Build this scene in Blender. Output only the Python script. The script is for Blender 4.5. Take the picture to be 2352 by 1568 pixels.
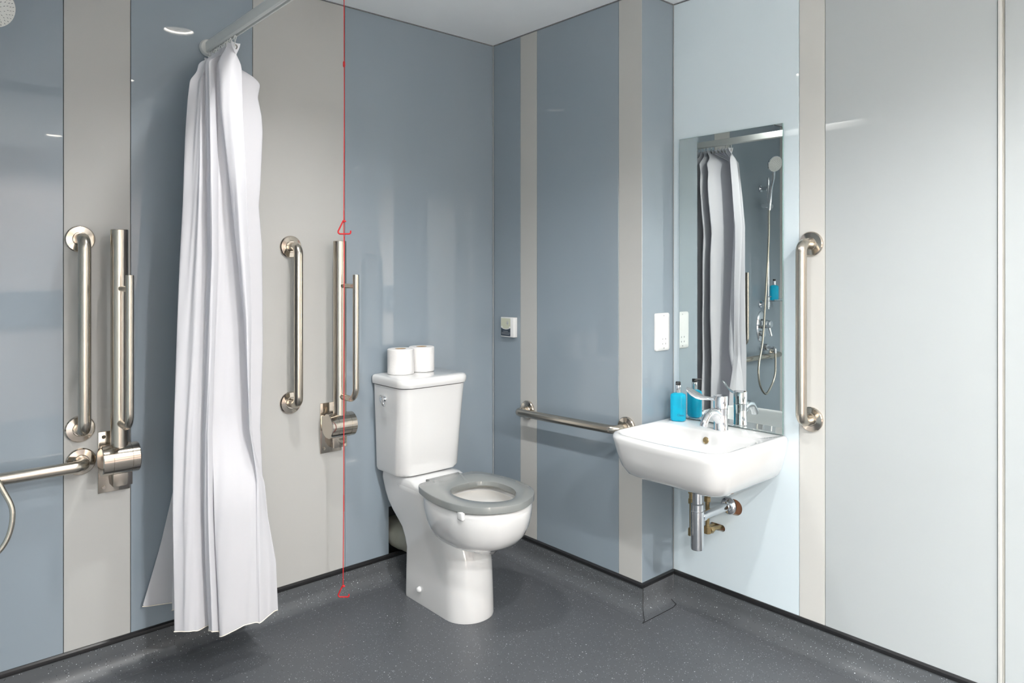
import bpy, bmesh, math, random
from mathutils import Vector, Matrix
PI = math.pi
S = bpy.context.scene
for o in list(bpy.data.objects): bpy.data.objects.remove(o)
COL = S.collection

# ------------------------------------------------------------ camera
CAM = Vector((-2.123, -2.530, 1.267)); YAW = math.radians(48.5); F = 1641.0
cd = bpy.data.cameras.new('camera'); co = bpy.data.objects.new('camera', cd); COL.objects.link(co)
co.location = CAM; co.rotation_euler = (PI/2, 0, YAW - PI/2)
cd.sensor_width = 36; cd.lens = 36*F/2352; cd.shift_y = -164/2352; cd.clip_start = .02
S.camera = co
AX = Vector((math.cos(YAW), math.sin(YAW), 0)); RT = Vector((math.sin(YAW), -math.cos(YAW), 0))
def at_y(px, y):            # x of the photo column px on the plane y
    r = AX + (px-1176)/F*RT; t = (y-CAM.y)/r.y
    return CAM.x + t*r.x, t
# ------------------------------------------------------------ view / world
vs = S.view_settings; vs.view_transform = 'Standard'; vs.look = 'None'; vs.gamma = 1.0
vs.use_curve_mapping = False; vs.exposure = 0.38
w = bpy.data.worlds.new('world'); S.world = w; w.use_nodes = True
w.node_tree.nodes['Background'].inputs[0].default_value = (.75, .85, 1, 1)
w.node_tree.nodes['Background'].inputs[1].default_value = .35
# ------------------------------------------------------------ lamps: ceiling downlights and an added, unseen fill lamp behind the doorway
CEIL = 2.302
DOWN = [(-1.155, -.74), (-1.14, -1.78), (-1.13, -2.85), (-1.12, -3.92)]
DOWN_W = [47, 58, 84, 140]
FILL_W = 790
def lamp(name, kind, loc, energy, color=(1, 1, 1), **kw):
    d = bpy.data.lights.new(name, kind); d.energy = energy; d.color = color
    for k, v in kw.items(): setattr(d, k, v)
    o = bpy.data.objects.new(name, d); COL.objects.link(o); o.location = loc; return o
for i, ((x, y), e) in enumerate(zip(DOWN, DOWN_W)):
    lamp('downlight_lamp', 'SPOT', (x, y, CEIL-.004), e, (1, .985, .965), spot_size=math.radians((128, 144, 160, 160)[i]), spot_blend=(1, 1, .4, .4)[i], shadow_soft_size=.03)
lamp('doorway_fill_lamp', 'AREA', (-3.4, -3.95, 2.5), FILL_W, (.94, .985, 1), shape='SQUARE', size=.9)  # added fill for the basin wall and ceiling

# ------------------------------------------------------------ materials
def lin(r, g, b):
    f = lambda c: (c/255/12.92) if c/255 <= .04045 else ((c/255+.055)/1.055)**2.4
    return (f(r), f(g), f(b), 1)
def mat(name, col, rough=.5, metal=0, coat=0, noise=0, nscale=40, bump=0, bscale=200, **kw):
    m = bpy.data.materials.new(name); m.use_nodes = True; nt = m.node_tree; b = nt.nodes['Principled BSDF']
    b.inputs['Base Color'].default_value = col; b.inputs['Roughness'].default_value = rough
    b.inputs['Metallic'].default_value = metal; b.inputs['Coat Weight'].default_value = coat
    b.inputs['Coat Roughness'].default_value = .02
    for k, v in kw.items(): b.inputs[k.replace('_', ' ')].default_value = v
    tc = nt.nodes.new('ShaderNodeTexCoord')
    if noise:
        n = nt.nodes.new('ShaderNodeTexNoise'); n.inputs['Scale'].default_value = nscale
        mx = nt.nodes.new('ShaderNodeMix'); mx.data_type = 'RGBA'
        nt.links.new(tc.outputs['Object'], n.inputs['Vector']); nt.links.new(n.outputs['Fac'], mx.inputs['Factor'])
        mx.inputs['A'].default_value = tuple(c*(1-noise) for c in col[:3])+(1,)
        mx.inputs['B'].default_value = tuple(min(1, c*(1+noise)) for c in col[:3])+(1,)
        nt.links.new(mx.outputs['Result'], b.inputs['Base Color'])
    if bump:
        n = nt.nodes.new('ShaderNodeTexNoise'); n.inputs['Scale'].default_value = bscale
        bp = nt.nodes.new('ShaderNodeBump'); bp.inputs['Strength'].default_value = bump; bp.inputs['Distance'].default_value = .002
        nt.links.new(tc.outputs['Object'], n.inputs['Vector']); nt.links.new(n.outputs['Fac'], bp.inputs['Height'])
        nt.links.new(bp.outputs['Normal'], b.inputs['Normal'])
    return m
M = {}
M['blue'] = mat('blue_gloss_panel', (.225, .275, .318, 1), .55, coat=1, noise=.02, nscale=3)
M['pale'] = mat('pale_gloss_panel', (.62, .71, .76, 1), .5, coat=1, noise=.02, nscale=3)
M['pale_grey'] = mat('pale_grey_gloss_panel', (.41, .44, .45, 1), .5, coat=1, noise=.02, nscale=3)
M['beige'] = mat('beige_matt_panel', (.43, .433, .42, 1), .42, noise=.02, nscale=4, bump=.03, bscale=600, Specular_IOR_Level=.35)
M['beige_pale'] = mat('cream_matt_panel', (.55, .55, .53, 1), .42, noise=.02, nscale=4, bump=.03, bscale=600, Specular_IOR_Level=.35)
M['backing'] = mat('panel_backing', (.13, .13, .13, 1), .8, noise=.1)
M['backing_pale'] = mat('panel_backing_pale', (.5, .49, .45, 1), .8, noise=.05)
M['ceil'] = mat('ceiling_paint', (.90, .93, .95, 1), .7, noise=.02, nscale=8, bump=.05, bscale=300)
M['grey_wall'] = mat('shower_wall_panel', (.20, .21, .22, 1), .5, coat=.6, noise=.03, nscale=3)
M['plaster'] = mat('cream_paint', (.72, .66, .60, 1), .6, noise=.02)
M['salmon'] = mat('salmon_paint', (.80, .70, .66, 1), .6, noise=.04)
M['sealant'] = mat('grey_sealant', (.16, .165, .17, 1), .5, noise=.4, nscale=90, bump=.4, bscale=120)
M['bead'] = mat('grey_corner_bead', (.30, .32, .33, 1), .4, noise=.1)
M['black_cap'] = mat('black_capping', (.012, .012, .013, 1), .32, noise=.3)
M['porcelain'] = mat('white_porcelain', (.69, .695, .695, 1), .12, coat=1, noise=.004)
M['steel'] = mat('satin_steel', (.52, .475, .41, 1), .26, metal=1, noise=.03, nscale=30)
M['steel_bright'] = mat('polished_steel', (.60, .54, .47, 1), .12, metal=1, noise=.02)
M['chrome'] = mat('chrome', (.78, .79, .81, 1), .05, metal=1, noise=.005)
M['hose'] = mat('steel_hose', (.62, .58, .50, 1), .25, metal=1, noise=.1, nscale=300)
M['brass'] = mat('aged_brass', (.36, .28, .15, 1), .35, metal=.85, noise=.3, nscale=60)
M['copper'] = mat('brown_board', (.42, .20, .11, 1), .6, noise=.25, nscale=60)
M['whiteplast'] = mat('white_plastic', (.68, .69, .69, 1), .25, noise=.005)
M['pillplast'] = mat('pale_white_plastic', (.68, .69, .66, 1), .35, noise=.01)
M['rail'] = mat('white_rail', (.66, .67, .65, 1), .3, noise=.01)
M['seat'] = mat('grey_seat_plastic', (.215, .228, .224, 1), .22, coat=.3, noise=.01)
M['red'] = mat('red_cord', (.58, .015, .02, 1), .4, noise=.05)
M['blackplast'] = mat('black_plastic', (.012, .012, .014, 1), .3, noise=.1)
M['paper'] = mat('toilet_paper', (.74, .735, .73, 1), .9, noise=.01, bump=.5, bscale=350)
M['card'] = mat('brown_card', (.46, .33, .20, 1), .9, noise=.15, nscale=80)
M['dark'] = mat('void_shade', (.012, .013, .015, 1), .6, noise=.3)
M['pipe'] = mat('grey_pipe_plastic', (.24, .24, .20, 1), .35, noise=.1)
M['lcd'] = mat('pale_green_label', (.50, .52, .41, 1), .35, noise=.02)
M['navy'] = mat('navy_label', (.02, .035, .055, 1), .4, noise=.05)
M['ink'] = mat('dark_ink', (.02, .03, .06, 1), .5, noise=.02)
M['greymark'] = mat('grey_mark', (.35, .36, .38, 1), .5, noise=.02)
M['stain'] = mat('stained_water', (.50, .42, .28, 1), .1, noise=.5, nscale=25, coat=.5)
M['hem'] = mat('cream_hem_thread', (.78, .73, .65, 1), .9, noise=.1, nscale=90)
M['mirror'] = mat('mirror_silver', (.76, .81, .80, 1), .0, metal=1)
M['mirror_edge'] = mat('mirror_edge', (.20, .36, .33, 1), .15, coat=1, noise=.05)
M['warm_wall'] = mat('warm_wall_paint', (.72, .61, .56, 1), .5, noise=.02)
M['wood'] = mat('bedroom_furniture', (.20, .21, .23, 1), .5, noise=.2)
M['nozzle'] = mat('grey_rubber', (.28, .29, .30, 1), .6, noise=.05)

def emis(name, col, s):
    m = mat(name, col, .5); b = m.node_tree.nodes['Principled BSDF']
    b.inputs['Emission Color'].default_value = col; b.inputs['Emission Strength'].default_value = s; return m
M['glow'] = emis('lit_ring', (1, .93, .82, 1), 26)
M['lens'] = emis('lit_lens', (1, .95, .88, 1), .6)

# floor: speckled safety vinyl
def floor_mat():
    m = mat('speckled_vinyl', lin(92, 96, 101), .38, noise=0, bump=.05, bscale=900, Specular_IOR_Level=.32); nt = m.node_tree; b = nt.nodes['Principled BSDF']
    tc = nt.nodes.new('ShaderNodeTexCoord'); out = None
    base = nt.nodes.new('ShaderNodeTexNoise'); base.inputs['Scale'].default_value = 2.2; base.inputs['Detail'].default_value = 6
    nt.links.new(tc.outputs['Object'], base.inputs['Vector'])
    mx = nt.nodes.new('ShaderNodeMix'); mx.data_type = 'RGBA'
    mx.inputs['A'].default_value = (.074, .080, .087, 1); mx.inputs['B'].default_value = (.10, .107, .115, 1)
    nt.links.new(base.outputs['Fac'], mx.inputs['Factor']); prev = mx.outputs['Result']
    for sc, thr, dens, col in ((95, .13, .45, (.42, .44, .46, 1)), (150, .16, .5, (.30, .33, .36, 1)), (110, .14, .45, (.018, .018, .02, 1)), (45, .085, .3, (.5, .52, .54, 1))):
        v = nt.nodes.new('ShaderNodeTexVoronoi'); v.inputs['Scale'].default_value = sc
        nt.links.new(tc.outputs['Object'], v.inputs['Vector'])
        lt = nt.nodes.new('ShaderNodeMath'); lt.operation = 'LESS_THAN'; lt.inputs[1].default_value = thr
        nt.links.new(v.outputs['Distance'], lt.inputs[0])
        sp = nt.nodes.new('ShaderNodeSeparateColor'); nt.links.new(v.outputs['Color'], sp.inputs[0])
        l2 = nt.nodes.new('ShaderNodeMath'); l2.operation = 'LESS_THAN'; l2.inputs[1].default_value = dens
        nt.links.new(sp.outputs[0], l2.inputs[0])
        mu = nt.nodes.new('ShaderNodeMath'); mu.operation = 'MULTIPLY'
        nt.links.new(lt.outputs[0], mu.inputs[0]); nt.links.new(l2.outputs[0], mu.inputs[1])
        m2 = nt.nodes.new('ShaderNodeMix'); m2.data_type = 'RGBA'; m2.inputs['B'].default_value = col
        nt.links.new(mu.outputs[0], m2.inputs['Factor']); nt.links.new(prev, m2.inputs['A']); prev = m2.outputs['Result']
    nt.links.new(prev, b.inputs['Base Color'])
    rr = nt.nodes.new('ShaderNodeMapRange'); rr.inputs['To Min'].default_value = .28; rr.inputs['To Max'].default_value = .46
    nt.links.new(base.outputs['Fac'], rr.inputs['Value']); nt.links.new(rr.outputs['Result'], b.inputs['Roughness'])
    return m
M['floor'] = floor_mat()
# translucent curtain cloth
def cloth_mat():
    m = mat('white_cloth', (.85, .85, .87, 1), .75, bump=.25, bscale=9)
    nt = m.node_tree; b = nt.nodes['Principled BSDF']; out = nt.nodes['Material Output']
    b.inputs['Sheen Weight'].default_value = .15
    tr = nt.nodes.new('ShaderNodeBsdfTranslucent'); tr.inputs[0].default_value = (.80, .80, .84, 1)
    mx = nt.nodes.new('ShaderNodeMixShader'); mx.inputs[0].default_value = .48
    nt.links.new(b.outputs[0], mx.inputs[1]); nt.links.new(tr.outputs[0], mx.inputs[2]); nt.links.new(mx.outputs[0], out.inputs[0])
    return m
M['cloth'] = cloth_mat()
def glassy(name, col, rough=.02, ior=1.45, tr=1.0):
    m = mat(name, col, rough); b = m.node_tree.nodes['Principled BSDF']
    b.inputs['Transmission Weight'].default_value = tr; b.inputs['IOR'].default_value = ior; return m
M['blue_soap'] = glassy('blue_liquid_bottle', (.015, .60, .86, 1), .04, 1.33, .5)
M['clear'] = glassy('clear_acrylic', (.85, .92, .93, 1), .03, 1.4, .9)

# ------------------------------------------------------------ mesh helpers
def link(name, bm, m, parent=None, smooth=True, ang=35):
    bmesh.ops.recalc_face_normals(bm, faces=bm.faces)
    me = bpy.data.meshes.new(name); bm.to_mesh(me); bm.free()
    for k in (m if isinstance(m, (list, tuple)) else [m]): me.materials.append(M[k])
    o = bpy.data.objects.new(name, me); COL.objects.link(o)
    if smooth:
        me.shade_smooth(); me.set_sharp_from_angle(angle=math.radians(ang))
    if parent: o.parent = parent; o.matrix_parent_inverse = parent.matrix_world.inverted()
    return o
def tag(o, label, cat, group=None):
    o['label'] = label; o['category'] = cat
    if group: o['group'] = group
    return o
def struct(o): o['kind'] = 'structure'; return o
def empty(name, loc=(0, 0, 0)):
    o = bpy.data.objects.new(name, None); COL.objects.link(o); o.location = loc; o.empty_display_size = .05
    bpy.context.view_layer.update(); return o
def box(bm, x0, x1, y0, y1, z0, z1, bev=0, seg=2, mi=0):
    r = bmesh.ops.create_cube(bm, size=1); vs_ = r['verts']
    for v in vs_:
        v.co = Vector(((x0+x1)/2+v.co.x*(x1-x0), (y0+y1)/2+v.co.y*(y1-y0), (z0+z1)/2+v.co.z*(z1-z0)))
    fs = set(f for v in vs_ for f in v.link_faces)
    if mi:
        for f in fs: f.material_index = mi
    if bev:
        es = list(set(e for v in vs_ for e in v.link_edges))
        bmesh.ops.bevel(bm, geom=es, offset=bev, segments=seg, profile=.5, affect='EDGES', material=-1)
def loft(bm, rings, cap0=True, cap1=True, closed=False, mi=0):
    vr = [[bm.verts.new(p) for p in r] for r in rings]; n = len(rings[0]); R = len(vr)
    for i in range(R if closed else R-1):
        a, b = vr[i], vr[(i+1) % R]
        for j in range(n if n > 2 else 1):
            f = bm.faces.new((a[j], a[(j+1) % n], b[(j+1) % n], b[j])); f.material_index = mi
    if not closed:
        if cap0: bm.faces.new(vr[0][::-1]).material_index = mi
        if cap1: bm.faces.new(vr[-1]).material_index = mi
    return vr
def circ(c, r, u, v, n=24): return [c + u*(r*math.cos(2*PI*k/n)) + v*(r*math.sin(2*PI*k/n)) for k in range(n)]
def frame(d):
    d = d.normalized(); a = Vector((0, 0, 1)) if abs(d.z) < .9 else Vector((1, 0, 0))
    u = a.cross(d).normalized(); return u, d.cross(u).normalized()
def lathe(bm, prof, base, axis=(0, 0, 1), n=32, mi=0, cap0=True, cap1=True):   # prof: (radius, distance along axis)
    base = Vector(base); ax = Vector(axis).normalized(); u, v = frame(ax)
    loft(bm, [circ(base+ax*h, max(r, 1e-4), u, v, n) for r, h in prof], cap0, cap1, mi=mi)
def rounded(pts, rad, seg=8):
    pts = [Vector(p) for p in pts]; out = [pts[0]]
    for i in range(1, len(pts)-1):
        p = pts[i]; a = (pts[i-1]-p); b = (pts[i+1]-p); ra = rad[i-1] if isinstance(rad, (list, tuple)) else rad
        th = a.angle(b); t = min(ra/math.tan(th/2), a.length*.499, b.length*.499); r = t*math.tan(th/2)
        a.normalize(); b.normalize(); c = p + (a+b).normalized()*(r/math.sin(th/2)); s = p+a*t; e = p+b*t
        va = s-c; vb = e-c; ang = va.angle(vb)
        for k in range(seg+1):
            q = k/seg; out.append(c + (va*math.sin((1-q)*ang)+vb*math.sin(q*ang))/math.sin(ang))
    out.append(pts[-1]); return out
def tube(bm, pts, r, n=20, cap=True, mi=0):
    pts = [Vector(p) for p in pts]; rings = []; u = None
    for i, p in enumerate(pts):
        t = (pts[min(i+1, len(pts)-1)]-pts[max(i-1, 0)]).normalized()
        if u is None: u, v = frame(t)
        else:
            u = (u - t*u.dot(t)).normalized()
        v = t.cross(u); rr = r[i] if isinstance(r, (list, tuple)) else r
        rings.append(circ(p, rr, u, v, n))
    loft(bm, rings, cap, cap, mi=mi)
def catmull(pts, n=8, closed=False):
    pts = [Vector(p) for p in pts]; L = len(pts); out = []
    for i in range(L if closed else L-1):
        g = (lambda k: pts[k % L]) if closed else (lambda k: pts[max(0, min(L-1, k))])
        p0, p1, p2, p3 = g(i-1), g(i), g(i+1), g(i+2)
        for k in range(n):
            t = k/n; out.append(.5*((2*p1)+(p2-p0)*t+(2*p0-5*p1+4*p2-p3)*t*t+(3*p1-p0-3*p2+p3)*t**3))
    if not closed: out.append(pts[-1])
    return out
def rrect(x0, x1, y0, y1, z, radii, bow=0, k=8, m=6):
    """ring, counterclockwise from corner (x0,y0); radii for corners (x0,y0),(x1,y0),(x1,y1),(x0,y1); bow bulges the x0 side"""
    cs = [(x0, y0, PI, 1), (x1, y0, 1.5*PI, 1), (x1, y1, 0, 1), (x0, y1, .5*PI, 1)]; P = []
    sg = [(1, 1), (-1, 1), (-1, -1), (1, -1)]
    for i, (cx_, cy_, a0, _) in enumerate(cs):
        r = max(radii[i], 1e-4); c = (cx_+sg[i][0]*r, cy_+sg[i][1]*r)
        for q in range(k+1):
            a = a0+.5*PI*q/k; P.append((c[0]+r*math.cos(a), c[1]+r*math.sin(a)))
        nx = (i+1) % 4; rn = max(radii[nx], 1e-4); a = cs[nx][2]
        e = (cs[nx][0]+sg[nx][0]*rn+rn*math.cos(a), cs[nx][1]+sg[nx][1]*rn+rn*math.sin(a)); s = P[-1]
        for q in range(1, m): P.append((s[0]+(e[0]-s[0])*q/m, s[1]+(e[1]-s[1])*q/m))
    out = []; yc = (y0+y1)/2; hw = (y1-y0)/2
    for x, y in P:
        f = (x1-x)/(x1-x0); out.append(Vector((x-bow*(1-((y-yc)/hw)**2)*max(0, min(1, f)), y, z)))
    return out
def cut(o, fn, m=None):
    """cut the closed solid made by fn(bm) out of o"""
    bm = bmesh.new(); fn(bm); bmesh.ops.recalc_face_normals(bm, faces=bm.faces)
    me = bpy.data.meshes.new('cutter'); bm.to_mesh(me); bm.free(); c = bpy.data.objects.new('cutter', me); COL.objects.link(c)
    md = o.modifiers.new('b', 'BOOLEAN'); md.operation = 'DIFFERENCE'; md.object = c; md.solver = 'EXACT'
    bpy.context.view_layer.update(); dg = bpy.context.evaluated_depsgraph_get()
    nm = bpy.data.meshes.new_from_object(o.evaluated_get(dg)); o.modifiers.clear(); o.data = nm
    bpy.data.objects.remove(c)
    for a, mm in enumerate(m or []):
        if a < len(nm.materials): nm.materials[a] = M[mm]

# ------------------------------------------------------------ room shell
XL, YB, XC, YR, PB = -2.62, -4.75, .195, -.86, .10      # left wall, front wall, basin wall, return, panel foot
T = .10
def part(name, m, parent, *a, bev=.0006, **k):
    bm = bmesh.new(); box(bm, *a, bev=bev, seg=1); return link(name, bm, m, parent, smooth=False)
# floor
bm = bmesh.new(); box(bm, XL-.1, XC+.1, YB-.1, .1, -.12, 0)
struct(link('floor', bm, 'floor', smooth=False))
# ceiling
bm = bmesh.new(); box(bm, XL-.1, XC+.15, YB-.1, .15, CEIL, CEIL+.12)
ceiling = struct(link('ceiling', bm, 'ceil', smooth=False))
def holes(bm):
    for x, y in DOWN: lathe(bm, [(.062, 0), (.062, .075)], (x, y, CEIL-.02), n=40)
cut(ceiling, holes)
G = .0009
def wall(name, mb, *a):
    bm = bmesh.new(); box(bm, *a); return struct(link(name, bm, mb, smooth=False))
# back wall (behind shower and toilet), inner face y = 0
wa = wall('wall_back', 'backing', XL-.1, 0, .006, T, 0, CEIL)
seams = [XL, -2.565, -2.385, -1.705, -1.52, -1.124, -.759, 0]
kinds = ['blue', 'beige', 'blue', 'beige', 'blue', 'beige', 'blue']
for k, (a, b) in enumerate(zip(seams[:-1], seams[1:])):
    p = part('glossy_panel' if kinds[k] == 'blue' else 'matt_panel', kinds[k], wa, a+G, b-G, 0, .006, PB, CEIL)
lastA = p
cut(lastA, lambda bm: box(bm, -.560, -.40, -.02, .02, 0, .296))
cut(wa, lambda bm: box(bm, -.560, -.40, -.02, .09, .04, .296))
bm = bmesh.new(); box(bm, -.559, -.401, .082, .088, .05, .295)
struct(link('hole_shade_sheet', bm, 'dark', smooth=False))  # near-black sheet closing the access hole, its shade put into the colour
# right rear wall (beside the toilet), inner face x = 0
wb = wall('wall_right_rear', 'backing', .006, T, YR+.006, 0, 0, CEIL)
for a, b, kd in ((-.186, 0, 'blue'), (-.292, -.186, 'beige'), (-.748, -.292, 'blue'), (YR, -.748, 'beige')):
    part('glossy_panel' if kd == 'blue' else 'matt_panel', kd, wb, 0, .006, a+G, b-G, PB, CEIL)
# return
wr = wall('wall_right_return', 'backing', .006, XC, YR+.006, YR+.09, 0, CEIL)
part('glossy_panel', 'blue', wr, .001, XC-G, YR, YR+.0055, PB, CEIL)
# basin wall, inner face x = XC
wc = wall('wall_right', 'backing_pale', XC+.006, XC+.12, YB-.1, YR+.1, 0, CEIL)
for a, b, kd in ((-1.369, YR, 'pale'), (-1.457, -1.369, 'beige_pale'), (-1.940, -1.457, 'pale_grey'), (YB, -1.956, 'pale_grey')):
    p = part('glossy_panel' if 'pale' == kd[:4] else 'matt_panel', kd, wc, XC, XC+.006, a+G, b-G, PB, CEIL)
    if a == -1.369: basin_panel = p
def slot(bm, y0, y1, z, r, x0, x1):
    pts = []
    for q in range(13): a = PI/2+PI*q/12; pts.append((y0+r*math.cos(a), z+r*math.sin(a)))
    for q in range(13): a = -PI/2+PI*q/12; pts.append((y1+r*math.cos(a), z+r*math.sin(a)))
    loft(bm, [[Vector((x0, y, zz)) for y, zz in pts], [Vector((x1, y, zz)) for y, zz in pts]])
for o in (basin_panel, wc):
    cut(o, lambda bm: slot(bm, -1.075, -1.035, .318, .0125, XC-.02, XC+.03))
    cut(o, lambda bm: slot(bm, -1.128, -1.112, .408, .029, XC-.02, XC+.03))
# the holes' board
bm = bmesh.new(); box(bm, XC+.0175, XC+.02, -1.17, -1.01, .29, .45)
struct(link('trim_2', bm, 'copper', smooth=False))
# panel trim on basin wall
bm = bmesh.new(); box(bm, XC-.006, XC+.006, -1.951, -1.941, PB, CEIL, bev=.0015)
struct(link('trim_3', bm, 'beige_pale'))
# left wall and front wall; the unseen doorway is placed to let fill in
wl = wall('wall_left', 'pale', XL-.1, XL, YB-.1, 0, 0, CEIL)
DY0, DY1, DH = -4.45, -3.45, 2.10
wf = wall('wall_front', 'warm_wall', XL, XC+.006, YB-.1, YB, 0, CEIL)
bm = bmesh.new(); box(bm, -2.3, .0, YB, YB+.03, .79, 1.09, bev=.004)
struct(link('trim_6', bm, 'wood', smooth=False))
cut(wl, lambda bm: box(bm, XL-.2, XL+.1, DY0, DY1, -.05, DH))
d1 = empty('door_1', (XL, DY0, 0)); struct(d1)
bm = bmesh.new()
box(bm, XL-.11, XL+.012, DY0-.05, DY0, 0, DH+.05, bev=.002); box(bm, XL-.11, XL+.012, DY1, DY1+.05, 0, DH+.05, bev=.002); box(bm, XL-.11, XL+.012, DY0, DY1, DH, DH+.05, bev=.002)
link('door_frame', bm, 'plaster', d1, smooth=False)
# unseen room added beyond the doorway to hold the fill lamp
X2 = XL-.1
bm = bmesh.new()
box(bm, X2-2.1, X2-2.0, -5.6, -2.3, 0, 2.7); box(bm, X2-2.0, X2, -5.7, -5.6, 0, 2.7); box(bm, X2-2.0, X2, -2.3, -2.2, 0, 2.7)
box(bm, X2-.02, X2, -5.6, YB-.1, 0, 2.7); box(bm, X2-.02, X2, YB-.1, -2.3, CEIL+.12, 2.7)
struct(link('wall_fill_room', bm, 'plaster', smooth=False))
bm = bmesh.new(); box(bm, X2-2.1, X2, -5.7, -2.2, 2.7, 2.8); struct(link('ceiling_fill_room', bm, 'plaster', smooth=False))
bm = bmesh.new(); box(bm, X2-2.1, X2, -5.7, -2.2, -.1, -.0005); struct(link('floor_fill_room', bm, 'plaster', smooth=False))

# coved vinyl skirting with black capping
def sweep(bm, path, prof, mi=0):
    rings = []
    n = len(path)
    for i in range(n):
        p = Vector(path[i]+(0,)); d0 = (Vector(path[i]+(0,))-Vector(path[i-1]+(0,))).normalized() if i else None
        d1_ = (Vector(path[i+1]+(0,))-p).normalized() if i < n-1 else None
        nn = lambda d: Vector((d.y, -d.x, 0))      # to the right of travel
        if d0 is None: o = nn(d1_)
        elif d1_ is None: o = nn(d0)
        else:
            a, b = nn(d0), nn(d1_); o = (a+b); o = o/(o.dot(a))
        rings.append([p+o*q+Vector((0, 0, z)) for q, z in prof])
    loft(bm, rings, mi=mi)
PATH = [(XL+.001, 0.0), (0.0, 0.0), (0.0, YR), (XC, YR), (XC, YB)]
RC = .05
prof = [(-.003, .094), (.005, .094), (.006, .088)] + [(.006+RC-RC*math.cos(a), .0+RC-RC*math.sin(a)+.0008) for a in [PI/2*q/10 for q in range(11)]] + [(.006+RC+.012, .0004), (.006+RC+.012, -.002), (-.003, -.002)]
bm = bmesh.new(); sweep(bm, PATH, prof)
sk = struct(link('baseboard_vinyl_cove', bm, 'floor', ang=30))
bm = bmesh.new(); sweep(bm, PATH, [(-.002, .104), (.005, .104), (.010, .100), (.011, .094), (.0095, .088), (-.002, .086)])
link('capping_strip', bm, 'black_cap', sk)
# hidden part of cove at the access hole and welded patch lines at the outer corner
bm = bmesh.new()
tube(bm, [(-.004, YR-.009, .088), (-.006, YR-.0105, .052), (-.022, YR-.0225, .020), (-.058, YR-.056, .0022), (-.075, YR-.062, .0016), (.108, YR-.062, .0016)], .0011, 6)
tube(bm, [(.108, YR-.062, .0016), (.136, YR-.055, .0022), (.14, YR-.03, .012)], .0010, 6)
link('weld_line', bm, 'black_cap', sk)
# sealant beads: ceiling line and corners
bm = bmesh.new(); sweep(bm, PATH, [(-.001, CEIL), (.0035, CEIL), (.0035, CEIL-.0035), (-.001, CEIL-.0045)])
struct(link('trim_4', bm, 'sealant'))
bm = bmesh.new()
for x, y, sx, sy in ((0, 0, -1, -1),):
    tube(bm, [(-.004, -.004, PB), (-.004, -.004, CEIL-.002)], .0024, 8)
tube(bm, [(XC-.002, YR-.002, PB), (XC-.002, YR-.002, CEIL-.002)], .002, 8)
struct(link('trim_5', bm, 'bead'))

# ------------------------------------------------------------ downlights
for i, (x, y) in enumerate(DOWN):
    t = empty('downlight', (x, y, CEIL)); tag(t, ['recessed ceiling downlight over the shower curtain, in front of the back wall', 'recessed ceiling downlight level with the basin mirror', 'recessed ceiling downlight third from the back wall, beyond the basin mirror', 'recessed ceiling downlight nearest the front wall'][i], 'ceiling light', 'recessed ceiling downlights')
    bm = bmesh.new(); lathe(bm, [(.0605, .0), (.0605, .05), (.059, .05), (.059, .0)], (x, y, CEIL), n=48, cap0=False, cap1=False)
    lathe(bm, [(.0585, .0), (.0595, -.003), (.068, -.0045), (.074, -.003), (.0755, 0)], (x, y, CEIL), n=48, cap0=False, cap1=False)
    link('bezel', bm, 'whiteplast', t)
    bm = bmesh.new(); loft(bm, [circ(Vector((x+.0555*math.cos(a), y+.0555*math.sin(a), CEIL+.008)), .0024, Vector((math.cos(a), math.sin(a), 0)), Vector((0, 0, 1)), 8) for a in [2*PI*k/48 for k in range(48)]], closed=True)
    link('lit_ring', bm, 'glow', t)
    bm = bmesh.new(); lathe(bm, [(.050, .012), (.03, .018), (.001, .02)], (x, y, CEIL), n=40, cap0=False)
    lathe(bm, [(.0585, .05), (.001, .0505)], (x, y, CEIL), n=40, cap0=False)
    link('lens', bm, 'lens', t)

# ------------------------------------------------------------ grab rails
def flange(bm, c, nrm, r=.041):
    lathe(bm, [(r, 0), (r, .006), (r-.003, .0095), (.022, .0115), (.0205, .014), (.019, .014)], c, nrm, 40)
def grab_rail(p0, p1, nrm, label, group=None, so=.07, r=.0165):
    p0 = Vector(p0); p1 = Vector(p1); n_ = Vector(nrm)
    t = empty('grab_rail', (p0+p1)/2); tag(t, label, 'grab rail', group)
    bm = bmesh.new(); tube(bm, rounded([p0+n_*.008, p0+n_*so, p1+n_*so, p1+n_*.008], .045, 12), r, 24)
    link('rail_tube', bm, 'steel', t)
    for p in (p0, p1):
        bm = bmesh.new(); flange(bm, p, nrm); link('wall_flange', bm, 'steel_bright', t)
    return t
g = 'satin steel grab rails'
grab_rail((-1.662, 0, 1.362), (-1.662, 0, .779), (0, -1, 0), 'vertical satin steel grab rail in the shower, left of the curtain', g, r=.0175)
grab_rail((-1.660, 0, .678), (-2.262, 0, .678), (0, -1, 0), 'horizontal satin steel grab rail running off the left edge, below the vertical one', g, r=.0175)
grab_rail((-.983, 0, 1.353), (-.983, 0, .776), (0, -1, 0), 'vertical satin steel grab rail between shower curtain and red cord', g)
grab_rail((0, -.237, .656), (0, -.789, .670), (-1, 0, 0), 'horizontal satin steel grab rail on the wall between toilet and basin', g)
grab_rail((XC, -1.411, 1.354), (XC, -1.411, .772), (-1, 0, 0), 'vertical satin steel grab rail on the wall right of the mirror', g, r=.0175)

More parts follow.
